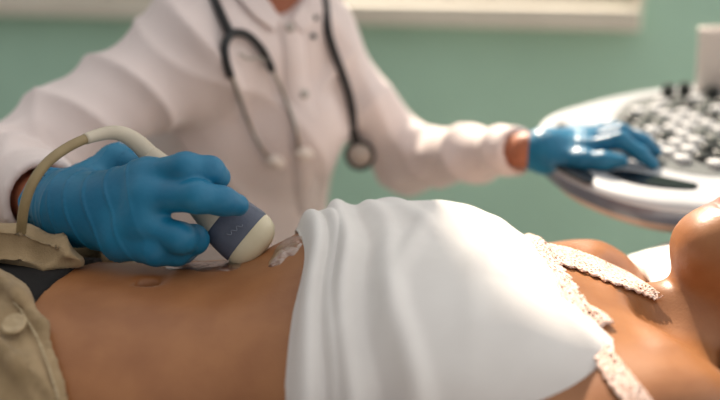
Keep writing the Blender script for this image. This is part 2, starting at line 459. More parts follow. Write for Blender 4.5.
# slope of the hem: further along the belly on top than at the near side
Xs = X + (1 - us)[:, None]**2 * (.013*np.exp(-((T - 1.5)/.6)**2) + .004*np.sin(T*2.3))
Xs = Xs + us[:, None]**2*(.11*np.clip(.95 - T, 0, .55) - .008 - .008*np.clip((T - 1.0)/1.0, 0, 1))
O[..., 0] = Xs
r = blur(r, 14) + .006
Xn = (X - XH)
w1 = .006*np.sin(T*2 + .5) + .004*np.sin(T*5); w2 = .007*np.sin(T*1.6 + 2) + .003*np.sin(T*6)
def ridge(x, c, w): return np.exp(-((x - c)/w)**2)
roll = (.011*ridge(Xn, .013 + w1*.5, .009) + .012*ridge(Xn, .044 + w2, .009)*(.6 + .4*np.sin(T*1.3)) + .004*ridge(Xn, .030 + w1, .004)
        + .008*ridge(Xn, .080 + w1*1.6, .010)*(.5 + .5*np.cos(T*1.1 - .4)) - .004*ridge(Xn, .067 + w2, .008) - .004*ridge(Xn, .034 + w1, .006))
r = r + roll
# soft drape lines between and over the breasts
for (c0, c1, amp, w, sk) in ((.105, 1.2, .0022, .010, .05), (.14, 1.9, .002, .012, -.06), (.17, 1.5, .0018, .010, .05), (.205, 1.1, .0022, .012, -.03)):
    r = r + 1.9*amp*np.exp(-((Xn - c0 - sk*(T - 1.3))/w)**2)*np.exp(-((T - c1)/.8)**2)
r = r + .0012*Noise((26, 20, 20), 12)(np.stack([Xn, T*.15, T*.1], -1)*2.2)
r = r + .010*np.exp(-(Xn/.006)**2)*-.9                                # the edge turns in
G = O + D*r[..., None]
cami = mesh('camisole', *grid_vf(G), M['cami'], patient); solidify(cami, .0025, 1)
cami['label'] = 'white jersey top rolled up under the bust'
# lace edging along the neckline
kc = th > .74; e = G[-1][kc]; e0 = G[-6][kc]; De = D[-1][kc]; tdir = e - e0; tdir /= np.linalg.norm(tdir, axis=1, keepdims=True)
rows = []
for kk, w in enumerate(np.linspace(-.004, .020, 9)):
    sc = w if kk < 6 else w - .005*(1 - np.abs(np.sin(np.arange(len(e))*math.pi/7.0)))*(kk-5)/3
    p = e + tdir*sc[:, None] if not np.isscalar(sc) else e + tdir*sc
    d = bare.eval(p); g = bare.grad(p)
    p = p + g*(np.clip(.0035 - d, -.02, .03))[:, None] if kk > 3 else p + De*.0012
    rows.append(p)
lt = mesh('lace_trim', *grid_vf(np.array(rows)), M['lace'], patient); solidify(lt, .0012, 1)
lt['label'] = 'pale pink lace edging of the white top'

def ribbon(name, sd, up, lo, mat, parent, n=60, m=9, off=.002, scallop=0):
    U = spline(up, 16); L_ = spline(lo, 16); k = np.linspace(0, 1, n)
    U = np.stack([np.interp(k, np.linspace(0, 1, len(U)), U[:, i]) for i in (0, 1)], 1)
    L_ = np.stack([np.interp(k, np.linspace(0, 1, len(L_)), L_[:, i]) for i in (0, 1)], 1)
    if scallop: L_ = L_ + (scallop*np.abs(np.sin(np.arange(n)*math.pi/5)))[:, None]*nrm(L_.mean(0) - U.mean(0))
    G = []
    for t in np.linspace(0, 1, m):
        Q = U*(1 - t) + L_*t; G.append(hit(sd, Q[:, 0], Q[:, 1], off)[0])
    G = np.array(G)
    for ax in range(3): G[..., ax] = blur(G[..., ax], 2)
    o = mesh(name, *grid_vf(G), mat, parent); solidify(o, .0015, 1); return o
st = ribbon('shoulder_strap', bare, [(534, 243), (575, 252), (615, 268), (645, 285), (664, 298)], [(537, 262), (575, 270), (608, 283), (640, 294), (655, 300)], M['lace'], patient, scallop=3)
st['label'] = 'lace strap over the far shoulder'
st = ribbon('shoulder_strap', bare, [(580, 314), (606, 345), (632, 376), (656, 406), (672, 432)], [(588, 346), (602, 374), (620, 400), (640, 428), (655, 450)], M['lace'], patient, off=.003, scallop=4)
st['label'] = 'lace strap over the near shoulder'

# underwear and trousers
def edge_fn(ys, xs, k=1.0): return lambda P: (P[..., 0] - np.interp(P[..., 1], ys, xs))*k
low = Sdf()
low.ell(V(-.42, YC, .858), V(.17, .185, .098), .05); low.ell(V(-.20, .855, .858), V(.24, .150, .094), .06)
for sy in (1, -1):
    low.rc(V(-.46, YC+sy*.09, .855), V(-.88, YC+sy*.10, .845), .088, .060, .05); low.rc(V(-.88, YC+sy*.10, .845), V(-1.2, YC+sy*.10, .825), .062, .050, .03)
uw = low.copy(); uw.inflate(.0035)
uw.cut(edge_fn([.6, .79, .90, 1.1], [-.262, -.279, -.254, -.24], .9)); uw.cut(lambda P: -(P[..., 0] + .58))
v, q = uw.surf(.006, (-.62, .6, .72), (-.2, 1.12, 1.0))
un = mesh('underwear', v, q, M['black_cloth'], patient); un['label'] = 'dark underwear showing in the open fly'
tr = low.copy(); tr.inflate(.013)
tr.cut(edge_fn([.60, .70, .775, .81, .84, .87, .90, .93, 1.1], [-.185, -.216, -.264, -.282, -.315, -.360, -.335, -.275, -.255], .8), .006)
tr.cut(lambda P: -(P[..., 0] + 1.2), .01)
# turned-back waistband and fly
nearp = hit(tr, [6, 34, 52, 66, 82], [274, 302, 330, 362, 402])[0]
tr.chain(list(nearp + V(-.012, 0, .002)), [.008, .009, .010, .010, .011], .012)
p_a, p_b, p_c, p_d = at(-30, 246, .885), at(22, 248, .878), at(56, 256, .872), at(78, 262, .870)
tr.chain([p_a, p_b, p_c, p_d], [.027, .022, .015, .010], .012)
tr.chain([at(-30, 232, .872), at(20, 238, .862), at(56, 250, .860), at(80, 260, .862)], [.008, .008, .006, .005], .004)
tr.chain([at(-30, 254, .862), at(12, 258, .856), at(44, 264, .858), at(66, 268, .862)], [.008, .007, .006, .005], .004)
tr.chain([at(-30, 240, .955), at(60, 250, .955), at(118, 262, .945)], [.024, .020, .012], .012)
tr.chain(list(hit(tr, [0, 22, 40], [345, 366, 402])[0]), [.007, .007, .006], .010)
for gx_, gy_ in (([0, 20, 40, 54, 66], [290, 308, 338, 366, 402]), ([0, 14, 30, 44], [318, 345, 372, 402]), ([-4, 12, 30, 48, 66], [250, 249, 252, 258, 264]), ([-4, 14, 34, 60], [238, 240, 244, 254])):
    gp = hit(tr, gx_, gy_)[0]
    for a_, b_ in zip(gp[:-1], gp[1:]):
        if np.linalg.norm(a_ - b_) < .09: tr.rc(a_, b_, .0032, .0032, .006, 's')
v, q = tr.surf(.0042)
n_ = vnormals(v, q); m1 = Noise((60, 90, 60), 21); m2 = Noise((30, 45, 30), 22)
wr_ = 1 - np.abs(np.sin(v[:, 0]*58 + v[:, 1]*44 + 1.8*m2(v)))
v = v + n_*(.008*(wr_**2 - .4) + .0022*m1(v))[:, None]
khk = mesh('trousers', v, q, M['khaki'], patient); khk['label'] = 'khaki trousers lying open at the fly'
bp, bn = hit(tr, 16, 328, .003); bp, bn = bp[0], bn[0]
bt = lathe('trouser_button', [(.0085, 0), (.0100, .002), (.0100, .0035), (.0088, .0045), (.0070, .0036), (.001, .0034)], bp, bn, M['khaki_button'], khk, 28)
sp, _ = hit(tr, np.linspace(16, 58, 40), np.interp(np.linspace(16, 58, 40), [16, 34, 46, 58], [303, 336, 366, 402]), .003)
tube('stitching', sp, .0011, M['stitch'], khk, 6)

# ------------------------------------------------------------------ gel on the belly
def gel(name, cx, cy, rx, ry, rot, label, amp, seed):
    nr, na = 14, 56; c, n = hit(bare, cx, cy); c, n = c[0], n[0]
    e1 = nrm(V(1, 0, 0) - n*n[0]); e2 = np.cross(n, e1); P = []; hh = []
    for i in range(nr):
        for k in range(na):
            a = 2*math.pi*k/na; w = 1 + .16*math.sin(2*a + seed) + .12*math.sin(3*a + 2*seed) + .06*math.sin(7*a)
            rr = (i + .02)/(nr - 1)*w; x, y = rx*rr*math.cos(a), ry*rr*math.sin(a)
            P.append(c + e1*(x*math.cos(rot) - y*math.sin(rot)) + e2*(x*math.sin(rot) + y*math.cos(rot))); hh.append(math.sqrt(max(0, 1 - (i/(nr-1))**2)))
    P = np.array(P); hh = np.array(hh)
    for _ in range(12): P = P - bare.grad(P)*bare.eval(P)[:, None]*.8
    P = P + bare.grad(P)*((hh*amp*(1 + .28*Noise(300, seed)(P))) - .0004)[:, None]
    f = [(i*na+k, i*na+(k+1) % na, (i+1)*na+(k+1) % na, (i+1)*na+k) for i in range(nr-1) for k in range(na)]
    f.append(tuple(range(na))[::-1])
    f = [t[::-1] for t in f]
    return tag(mesh(name, P, f, M['gel'], None), label, 'gel')
gel('gel_smear', 287, 248, .014, .034, R(-8), 'glossy clear gel smear on the belly beside the rolled white top', .0035, 1)
gel('gel_smear', 206, 266, .034, .022, R(-8), 'wet clear gel on the belly under the gloved fingers', .0025, 2)

# ================================================================== TRANSDUCER
probe = thing('ultrasound_transducer', 'beige and grey ultrasound probe with cable pressed on the belly', 'ultrasound probe', tuple(H_PR))
vw = nrm(.5*(T_PR + H_PR) - CAM); PW = nrm(np.cross(AX, vw)); PD = nrm(np.cross(AX, PW))
def psec(t, a, b): return (T_PR + AX*t*LEN, PW, PD, a, b)
loft('handle', [psec(-.02, .0095, .0095), psec(0, .0115, .011), psec(.12, .0125, .012), psec(.30, .0140, .0125), psec(.45, .0165, .014), psec(.56, .0205, .0155), psec(.64, .0245, .017), psec(.655, .0248, .0172)], M['probe'], probe)
bnd = loft('grip_band', [psec(.640, .0245, .017), psec(.655, .0256, .018), psec(.72, .0270, .0185), psec(.80, .0280, .019), psec(.852, .0280, .019), psec(.862, .0272, .0183)], M['band'], probe)
bnd['label'] = 'dark blue-grey band'
hd = loft('lens_head', [psec(.852, .0272, .0183), psec(.862, .0279, .0189), psec(.90, .0272, .0184), psec(.945, .0245, .0168), psec(.98, .019, .0135), psec(1.0, .012, .009), psec(1.006, .004, .003)], M['head'], probe)
hd['label'] = 'cream rubber lens'
lp = []
for i in range(24):
    t = i/23; s = .70 + .11*t; c = .004*math.sin(t*17) ; lp.append(T_PR + AX*(.79 - .03*t)*LEN + PW*(.006 - .016*t) + AX*c*.4 - PD*0)
lp = np.array(lp); sgn = -1 if (PD @ vw) > 0 else 1
tube('printed_mark', lp + PD*sgn*.0188, .0006, M['logo'], bnd, 6)
cab = spline([at(163, 166, .913), at(152, 157, .915), at(135, 141, .918), at(118, 133, .915), at(98, 135, .905), at(72, 145, .885), at(48, 162, .865), at(32, 184, .855), at(24, 208, .855), at(21, 232, .868), at(18, 256, .90), at(-10, 300, 1.0), at(-60, 330, 1.1), at(-100, 380, 1.24), V(-.58, 1.36, .40), V(-.52, 1.42, .03), V(-.30, 1.62, .006)], 10)
tube('cable', cab[14:], .0046, M['cable'], probe, 16)
tube('strain_relief', cab[:46], [.0098, .0094, .0086, .0074, .0062, .0052], M['probe'], probe, 18)

# ================================================================== DOCTOR
doctor = thing('doctor', 'person in white coat and blue gloves with a stethoscope leaning over the patient', 'person', (-.13, 1.62, 0))
S1, E1, W1 = at(192, 56, 1.31), at(-16, 178, 1.13), at(60, 206, .932)
S2, E2, W2 = at(302, 38, 1.44), at(410, 158, 1.46), at(528, 150, 1.255)
PEL = V(-.14, 1.60, .60); CH = V(-.158, 1.45, 1.00); NK0 = at(283, 25, 1.42); NK1 = NK0 + V(.012, -.035, .135)
def doc_form(g, gs, arms=True):
    s = Sdf()
    s.ell(PEL, V(.155 + g, .12 + g, .11 + g), .05)
    s.rc(PEL, V(-.165, 1.50, .85), .115 + g, .098 + g, .06)
    s.ell(CH, V(.118 + g, .100 + g, .155 + g), .06)
    s.ell(V(-.235, 1.45, .93), V(.085 + g, .085 + g, .15 + g), .06)
    s.ell(V(-.198, 1.370, .99), V(.055 + g, .05 + g, .06 + g), .05); s.ell(V(-.100, 1.390, .985), V(.050 + g, .05 + g, .06 + g), .05)
    s.rc(S1, S2, .052 + g, .042 + g, .05); s.rc(NK0, S1, .045 + g, .045 + g, .05); s.rc(NK0, S2, .045 + g, .045 + g, .05)
    if arms:
        s.rc(S1, E1, .050 + gs, .040 + gs, .04); s.rc(S2, E2, .038 + gs, .034 + gs, .03)
    return s
bd = doc_form(.0, .0)
c1, c2 = E1 + (W1 - E1)*.75, E2 + (W2 - E2)*.75
bd.rc(E1, W1, .038, .025, .02); bd.rc(E2, W2, .034, .022, .02)
bd.rc(W1, W1 + nrm(at(120, 208, .87) - W1)*.05, .023, .020, .01); bd.rc(W2, W2 + nrm(at(575, 146, 1.235) - W2)*.04, .021, .014, .01)
bd.rc(NK0, NK1, .052, .048, .03)
HC = NK1 + V(.01, -.02, .10)
HA = nrm(V(.06, -.22, 1.0)); HF = nrm(np.cross(nrm(np.cross(HA, V(.35, -1, 0))), HA)); HF = HF if HF[1] < 0 else -HF; HS = np.cross(HA, HF); HM2 = np.stack([HA, HF, HS])
def K(a, f, s=0.): return HC + a*HA + f*HF + s*HS
bd.ell(K(.03, -.01), V(.090, .095, .074), .03, HM2); bd.ell(K(-.05, .035), V(.064, .052, .054), .035, HM2)
bd.rc(K(-.098, .066, .008), K(-.098, .066, -.008), .018, .018, .03)
for sy in (1, -1):
    bd.rc(K(-.095, .055, sy*.014), K(-.045, -.005, sy*.056), .016, .015, .03)
    bd.ell(K(.005, .088, sy*.032), V(.012, .012, .017), .018, HM2, 's'); bd.ell(K(.004, .074, sy*.032), V(.011, .012, .013), .005, HM2)
    bd.ell(K(-.008, -.008, sy*.076), V(.031, .017, .008), .008, HM2)
bd.rc(K(.008, .084), K(-.032, .100), .007, .010, .014)
bd.ell(K(-.068, .082), V(.0075, .0105, .021), .007, HM2); bd.ell(K(-.056, .084), V(.007, .0105, .022), .007, HM2)
# thighs and lower legs under the coat
for sx in (1, -1):
    hp = PEL + V(sx*.09, -.02, -.04); kn = V(-.14 + sx*.15, 1.31, .545); an = V(-.14 + sx*.17, 1.36, .09)
    bd.rc(hp, kn, .078, .056, .04); bd.rc(kn, an, .054, .036, .03); bd.rc(an, an + V(sx*.02, -.13, -.045), .036, .03, .02)
v, q = bd.surf(.008)
mesh('body', v, q, M['skin_doc'], doctor)
hr = Sdf(); hr.ell(K(.045, -.028), V(.090, .096, .084), .02, HM2); hr.ell(K(-.01, -.085), V(.06, .045, .06), .03, HM2); hr.ell(K(.03, -.15), V(.035, .04, .035), .02, HM2)
hr.cut(lambda P: -((P - HC) @ HA*.8 - (P - HC) @ HF*.6 - .012), .015)
v, q = hr.surf(.007); mesh('hair', v, q, M['hair'], doctor)
lg = Sdf()
for sx in (1, -1):
    hp = PEL + V(sx*.09, -.02, -.04); kn = V(-.14 + sx*.15, 1.31, .545); an = V(-.14 + sx*.17, 1.36, .10)
    lg.rc(hp, kn, .088, .066, .04); lg.rc(kn, an, .066, .055, .03)
v, q = lg.surf(.01); mesh('scrub_trousers', v, q, M['scrubs'], doctor)
for sx in (1, -1):
    an = V(-.14 + sx*.17, 1.36, .07); sh = Sdf(); sh.rc(an, an + V(sx*.02, -.15, -.025), .046, .042, .02).rc(an, an + V(0, .02, -.02), .046, .046, .02)
    sh.cut(lambda P: -P[..., 2] + .002); v, q = sh.surf(.008); mesh('shoe', v, q, M['metal_white'], doctor)

coat = doc_form(.014, .012)
cu1, cu2 = E1 + (W1 - E1)*.80, E2 + (W2 - E2)*.90
_d1, _d2 = nrm(W1 - E1), nrm(W2 - E2)
coat.rc(E1, cu1 + _d1*.03, .052, .043, .03); coat.rc(E2, cu2 + _d2*.03, .046, .031, .03)
coat.rc(PEL, PEL + V(0, -.10, -.10), .15, .14, .06)
d1, d2 = nrm(W1 - E1), nrm(W2 - E2)
coat.cut(lambda P: (P - cu1) @ d1 - .012 if False else np.where(np.linalg.norm(P - W1, axis=-1) < .2, (P - cu1) @ d1 - .010, -1.0), 0)
coat.cut(lambda P: np.where(np.linalg.norm(P - W2, axis=-1) < .14, (P - cu2) @ d2 - .008, -1.0), 0)
coat_solid = coat.copy()
coat.rc(cu1 - d1*.035, cu1 + d1*.05, .0335, .0345, .003, 's'); coat.rc(cu2 - d2*.03, cu2 + d2*.05, .0225, .0235, .003, 's')
vb = hit(coat_solid, 283, 0)[0][0]                                   # bottom of the open neck
coat.rc(vb + V(0, -.015, 0), NK0 + V(0, 0, .10), .026, .066, .008, 's'); coat.rc(NK0 + V(0, 0, .04), NK1, .056, .062, .01, 's')
v, q = coat.surf(.0048)
n_ = vnormals(v, q)
def arm_folds(v, a, b, r0, freq, amp, seed, tail=0.0):
    ab = b - a; L = np.linalg.norm(ab); t = ab/L; h = ((v - a) @ ab)/L; rel = v - a - h[:, None]*t
    d = np.linalg.norm(v - a - np.clip(h, 0, L)[:, None]*t, axis=1)
    e1 = nrm(np.cross(t, V(0, 0, 1))); e2 = np.cross(t, e1); ang = np.arctan2(rel @ e2, rel @ e1)
    w = np.clip((r0 - d)/.02, 0, 1)*np.clip(h/.05 + .6, 0, 1)*np.clip((L - tail - h)/.025 + (0 if tail else .6), 0, 1)
    ph = h*freq + .9*np.sin(ang + seed) + 1.3*Noise((18, 18, 18), seed)(v)
    env = .55 + .45*Noise((14, 14, 14), seed + 5)(v)
    return w*amp*env*(1.2*(1 - np.abs(np.sin(ph)))**1.6 - .4)
disp = arm_folds(v, S1, E1, .10, 34, .014, 31) + arm_folds(v, E1, cu1, .085, 40, .011, 32, .012) + arm_folds(v, S2, E2, .095, 40, .012, 33) + arm_folds(v, E2, cu2, .085, 46, .010, 34, .012)
cw = np.clip(np.minimum(np.linalg.norm(v - cu1, axis=1), np.linalg.norm(v - cu2, axis=1))/.05 - .9, 0, 1)
disp += cw*(.0035*Noise((16, 16, 9), 41)(v) + .0055*(1 - np.abs(np.sin(v[:, 2]*16 + v[:, 0]*22 + 1.7*Noise((11, 11, 11), 44)(v))))**3 + .0008*Noise(50, 42)(v))
v = v + n_*disp[:, None]
ct = mesh('coat', v, q, M['coat'], doctor); ct['label'] = 'white lab coat with snap buttons'
# placket and buttons down the front
pp = hit(coat_solid, [285, 293, 301, 306, 308], [20, 60, 110, 160, 210])[0]
pl_ = spline(pp, 14); pn = coat_solid.grad(pl_)
gx = []
for w in (-.022, -.020, 0, .020, .022):
    base = pl_ + V(1, .12, 0)*w; d = coat_solid.eval(base); g = coat_solid.grad(base); gx.append(base + g*(-d + (.0045 if abs(w) < .021 else -.002))[:, None])
mesh('placket', *grid_vf(np.array(gx)), M['coat'], ct); solidify(bpy.data.objects['placket'], .001, 1)
for px, py in ((288, 28), (303, 95)):
    p_, nn = hit(coat_solid, px, py, .005)
    lathe('snap_button', [(.0062, -.002), (.0066, .001), (.0055, .0028), (.002, .0032)], p_[0], nn[0], M['steel'], ct, 20)
for px, py in ((313, 19), (311, 36)):
    p_, nn = hit(coat_solid, px, py, .006)
    lathe('snap_button', [(.0036, -.004), (.0040, .001), (.0034, .0024), (.002, .0028)], p_[0], nn[0], M['rubber'], ct, 20)
# collar flaps
for name, up, lo in (('collar', [(240, -30), (256, -14), (268, 6), (277, 20)], [(216, -28), (230, -4), (248, 18), (272, 34)]),
                     ('collar', [(318, -30), (308, -14), (298, 6), (289, 20)], [(336, -26), (334, -4), (322, 18), (298, 34)])):
    o = ribbon(name, coat_solid, up, lo, M['coat'], ct, n=30, m=8, off=.007); o.modifiers[0].thickness = .003

# gloves: five fingers each
def hand(name, parent, wrist, wr_r, cuff, cuff_r, mcps, palm_r, fingers, thumb, k=.010, h=.0019, cr=None):
    s = Sdf()
    wr = at(*wrist); cf = at(*cuff)
    s.rc(cf, wr, cuff_r, wr_r, .01)
    mp = [at(*m) for m in mcps]
    for i, m in enumerate(mp): s.rc(wr, m, wr_r*.82, palm_r[i], .018)
    for a, b in zip(mp[:-1], mp[1:]): s.rc(a, b, palm_r[0]*.92, palm_r[1]*.92, .014)
    tj = [at(*t[:3]) for t in thumb]
    s.rc(wr, tj[0], wr_r*.7, thumb[0][3], .02)
    s.chain(tj, [t[3] for t in thumb], .012)
    for fg in fingers:
        s.chain([at(*j[:3]) for j in fg], [j[3] for j in fg], .0065)
    d = nrm(wr - cf)
    s.cut(lambda P: np.where(np.linalg.norm(P - cf, axis=-1) < .09, -((P - cf) @ d), -1.0))
    s.rc(cf - d*.03, cf + d*.018, cuff_r - .0022, cuff_r - .0022, .001, 's')
    v, q = s.surf(h); n_ = vnormals(v, q)
    # stretched nitrile creases across the back of the hand and rings at the cuff
    L = np.linalg.norm(mp[1] - wr); u = ((v - wr) @ nrm(mp[1] - wr))/L
    cre = (1 - np.abs(np.sin(u*19 + 2.2*Noise((38, 38, 38), 51)(v))))**6*np.clip(1.25 - np.abs(u - .45)*1.6, 0, 1)
    ring = (1 - np.abs(np.sin(u*24 + 1.8*Noise((45, 45, 45), 52)(v))))**4*np.clip(1 - np.abs(u + .12)*3.2, 0, 1)
    v = v + n_*(.0017*cre + .0017*ring + .00035*Noise(130, 53)(v))[:, None]
    g = mesh(name, v, q, M['glove'], parent)
    u_ = nrm(np.cross(d, V(0, 0, 1))); w_ = np.cross(d, u_); t = np.linspace(0, 2*math.pi, 48, endpoint=False)
    rg = cf + d*.002 + (cuff_r)*(np.cos(t)[:, None]*u_ + np.sin(t)[:, None]*w_) + d*(.0022*np.sin(t*5) + .0015*np.sin(t*9))[:, None]
    tube('rolled_cuff', rg, .0019, M['glove_rim'], g, 10, True)
    return g
g1 = hand('glove', doctor, (74, 208, .920), .031, (50, 202, .945), .0325,
     [(148, 177, .885), (150, 197, .868), (143, 222, .862), (122, 240, .868)], [.0160, .0165, .0165, .0165],
     [[(148, 177, .883, .0145), (186, 168, .866, .0138), (210, 171, .872, .0124), (219, 177, .880, .0108)],
      [(150, 197, .866, .0150), (198, 197, .846, .0140), (222, 201, .850, .0122), (238, 205, .858, .0104)],
      [(143, 226, .860, .0150), (180, 238, .846, .0138), (194, 240, .866, .0126), (196, 242, .890, .0110)],
      [(122, 242, .866, .0145), (156, 250, .852, .0134), (176, 251, .860, .0126), (184, 252, .880, .0110)]],
     [(92, 180, .955, .017), (117, 160, .968, .0145), (150, 172, .955, .0125), (186, 200, .935, .010)])
g1['label'] = 'blue nitrile glove gripping the probe'
g2 = hand('glove', doctor, (546, 151, 1.248), .0225, (530, 151, 1.262), .0235,
     [(584, 149, 1.232), (586, 143, 1.255), (581, 139, 1.275), (573, 137, 1.292)], [.0125, .0125, .0125, .012],
     [[(584, 148, 1.230, .0110), (621, 140, 1.215, .0100), (641, 154, 1.205, .0090), (653, 164, 1.200, .0075)],
      [(586, 142, 1.253, .0110), (622, 132, 1.245, .0100), (644, 142, 1.238, .0092), (656, 151, 1.235, .0078)],
      [(581, 138, 1.273, .0110), (614, 129, 1.28, .0095), (635, 138, 1.275, .0088), (645, 145, 1.270, .0074)],
      [(573, 137, 1.290, .0105), (600, 130, 1.305, .0088), (617, 136, 1.305, .0080), (627, 142, 1.300, .0068)]],
     [(558, 160, 1.228, .0140), (583, 161, 1.208, .0115), (604, 161, 1.195, .0098), (622, 161, 1.188, .0078)], k=.008, h=.0024)
g2['label'] = 'blue nitrile glove on the console keys'

# ------------------------------------------------------------------ stethoscope
steth = thing('stethoscope', 'black tubed stethoscope hanging round the neck over the white coat', 'stethoscope', tuple(NK0))
def on_coat(pts, off): return hit(coat_solid, [p[0] for p in pts], [p[1] for p in pts], off)[0]
nb_ = NK0 + V(0, .075, .05)
lft = np.vstack([on_coat([(226, 36), (217, 16), (209, -4), (212, -30)], .009)])
rgt = on_coat([(318, -24), (321, 8), (322, 32), (334, 62), (346, 92), (350, 112), (352, 128)], .010)
rgt = np.vstack([rgt, [at(357, 142, rgt[-1][1] + .0)]])
def ease(P, n):
    for _ in range(n): P = np.vstack([P[:1], (P[:-2] + 2*P[1:-1] + P[2:])/4, P[-1:]])
    return P
tube('tubing', ease(spline(np.vstack([lft, [nb_ + V(-.05, -.01, .0)], [nb_ + V(.03, 0, .0)], rgt]), 12), 60), .0060, M['rubber'], steth)
tube('yoke', spline(on_coat([(226, 74), (222, 60), (221, 46), (228, 36), (242, 37), (255, 48), (263, 60), (267, 68)], .010), 10), .0054, M['rubber'], steth)
tl = on_coat([(226, 72), (235, 95), (246, 118), (260, 143), (271, 156)], .012); tr_ = on_coat([(266, 66), (276, 84), (287, 108), (295, 132), (297, 150)], .012)
for t_, e_ in ((tl, (284, 160)), (tr_, (310, 150))):
    tube('ear_tube', spline(t_, 10), .0030, M['steel'], steth, 12)
    dd = nrm(on_coat([e_], .014)[0] - t_[-1])
    lathe('ear_tip', [(.003, -.006), (.0075, -.002), (.0092, .005), (.0085, .013), (.003, .019)], t_[-1], dd, M['ear_tip'], steth, 20)
tube('headset_spring', spline(on_coat([(233, 54), (240, 58), (252, 57), (260, 60)], .013), 8), .0018, M['steel'], steth, 8)
cn = nrm(V(-.05, -1, .12)); cp = at(360, 155, min(rgt[-1][1], 1.45) - .004)
cpart = lathe('chest_piece', [(.008, -.012), (.017, -.010), (.0215, -.004), (.0225, .002), (.0210, .004)], cp, cn, M['rubber'], steth, 36)
lathe('diaphragm', [(.0185, .0042), (.0180, .0058), (.001, .0062)], cp, cn, M['diaphragm'], cpart, 36)
lathe('bezel_ring', [(.0168, .0052), (.0172, .0076), (.0208, .0072), (.0220, .002)], cp, cn, M['rubber'], cpart, 36, False)
tube('stem', np.array([cp + V(0, .002, .014), rgt[-1]]), .0042, M['steel'], steth)

# ================================================================== ULTRASOUND CONSOLE
SL = math.atan(.13); CP0 = V(0, 1.12, .955); CU = V(1, 0, 0); CVv = V(0, math.cos(SL), math.sin(SL)); CN = np.cross(CU, CVv)
mach = thing('ultrasound_machine', 'white ultrasound console with rows of keys and a dark front rim', 'ultrasound machine', (.62, 1.36, 0))
opx = [(537, 146), (535, 136), (538, 126), (546, 117), (560, 110.5), (580, 104.5), (605, 98), (635, 92), (665, 87.5), (700, 84)]
far = [at_plane(x, y, CP0, CN) for x, y in opx]
npx = [(715, 209), (690, 207.5), (660, 204.5), (632, 199), (608, 192), (585, 183), (566, 174), (552, 165), (543, 156)]
near = [at_plane(x, y, CP0, CN) for x, y in npx]
def uv(p): d = p - CP0; return np.array([d @ CU, d @ CVv])
uvs = [uv(p) for p in far]
uvs += [np.array([.72, uvs[-1][1] + .01]), np.array([.86, uvs[-1][1] - .03]), np.array([.93, .33]), np.array([.93, .15]), np.array([.86, .03]), np.array([.70, -.015]), np.array([.52, uv(near[0])[1] - .005])]
uvs += [uv(p) for p in near]
outl = np.array(uvs); outl = spline(np.vstack([outl, outl[:1]]), 5)[:-1]
def offs(o, d):
    t = np.roll(o, -1, 0) - np.roll(o, 1, 0); t /= np.linalg.norm(t, axis=1, keepdims=True); n = np.stack([t[:, 1], -t[:, 0]], 1)
    return o + n*d        # outline runs clockwise: +n points inwards
area = .5*np.sum(outl[:, 0]*np.roll(outl[:, 1], -1) - np.roll(outl[:, 0], -1)*outl[:, 1])
sg = 1 if area < 0 else -1
def c3(p2, h): return CP0 + CU*p2[0] + CVv*p2[1] + CN*h
def layered(name, prof, mat, cap0, cap1):
    v = []; f = []; n = len(outl)
    for d, h in prof: v += [c3(p, h) for p in offs(outl, sg*d)]
    for i in range(len(prof) - 1):
        for k in range(n):
            l = (k+1) % n; f.append((i*n+k, (i+1)*n+k, (i+1)*n+l, i*n+l))
    if cap0: f.append(tuple(range(n)))
    if cap1: f.append(tuple((len(prof)-1)*n + k for k in range(n))[::-1])
    o = mesh(name, v, f, mat, mach)
    bm = bmesh.new(); bm.from_mesh(o.data); bmesh.ops.recalc_face_normals(bm, faces=bm.faces); bm.to_mesh(o.data); bm.free()
    for p in o.data.polygons:
        if len(p.vertices) > 4: p.use_smooth = False
    return o
layered('underside', [(.10, -.060), (.05, -.054), (.020, -.040), (.010, -.028)], M['beige'], True, False)['label'] = 'beige underside of the console'
layered('rim', [(.010, -.028), (.002, -.024), (-.002, -.014), (-.001, -.007)], M['rim'], False, False)['label'] = 'dark grey rim'
layered('top_panel', [(-.001, -.007), (0, -.004), (.005, 0), (.009, .002), (.016, .0028)], M['panel'], False, True)['label'] = 'white control panel'
def slab(name, pts, h0, h1, mat, inset=.002):
    P = np.array(pts); P = spline(np.vstack([P, P[:1]]), 6)[:-1]
    a = .5*np.sum(P[:, 0]*np.roll(P[:, 1], -1) - np.roll(P[:, 0], -1)*P[:, 1]); sgn_ = 1 if a < 0 else -1
    n = len(P); v = [c3(p, h0) for p in P] + [c3(p, h1 - inset*.6) for p in P] + [c3(p, h1) for p in offs(P, sgn_*inset)]
    f = [(i*n+k, (i+1)*n+k, (i+1)*n+(k+1) % n, i*n+(k+1) % n) for i in range(2) for k in range(n)] + [tuple(2*n+k for k in range(n))[::-1]]
    o = mesh(name, v, f, mat, mach, False)
    bm = bmesh.new(); bm.from_mesh(o.data); bmesh.ops.recalc_face_normals(bm, faces=bm.faces); bm.to_mesh(o.data); bm.free()
    return o
def uvp(px, py): return uv(at_plane(px, py, CP0, CN))
slab('hand_grip', [uvp(*p) for p in ((606, 176), (622, 173), (650, 177), (680, 183), (697, 187), (692, 192), (660, 190), (630, 185))], .001, .0045, M['gloss'])['label'] = 'glossy black front grip'
slab('corner_guard', [uvp(*p) for p in ((548, 160), (556, 158), (572, 167), (592, 176), (590, 185), (572, 178), (556, 169))], .001, .0045, M['gloss'])['label'] = 'glossy black corner guard'
slab('holder_hole', [uvp(*p) for p in ((553, 127), (560, 124.5), (567, 126), (566, 130), (558, 131))], .001, .0040, M['key_dark'])['label'] = 'dark oval holder'
slab('key_bed', [np.array(p) for p in ((.335, .12), (.365, .30), (.46, .405), (.70, .425), (.84, .39), (.87, .16), (.80, .06), (.60, .045), (.42, .055))], .001, .0036, M['recess'])
kp = {}
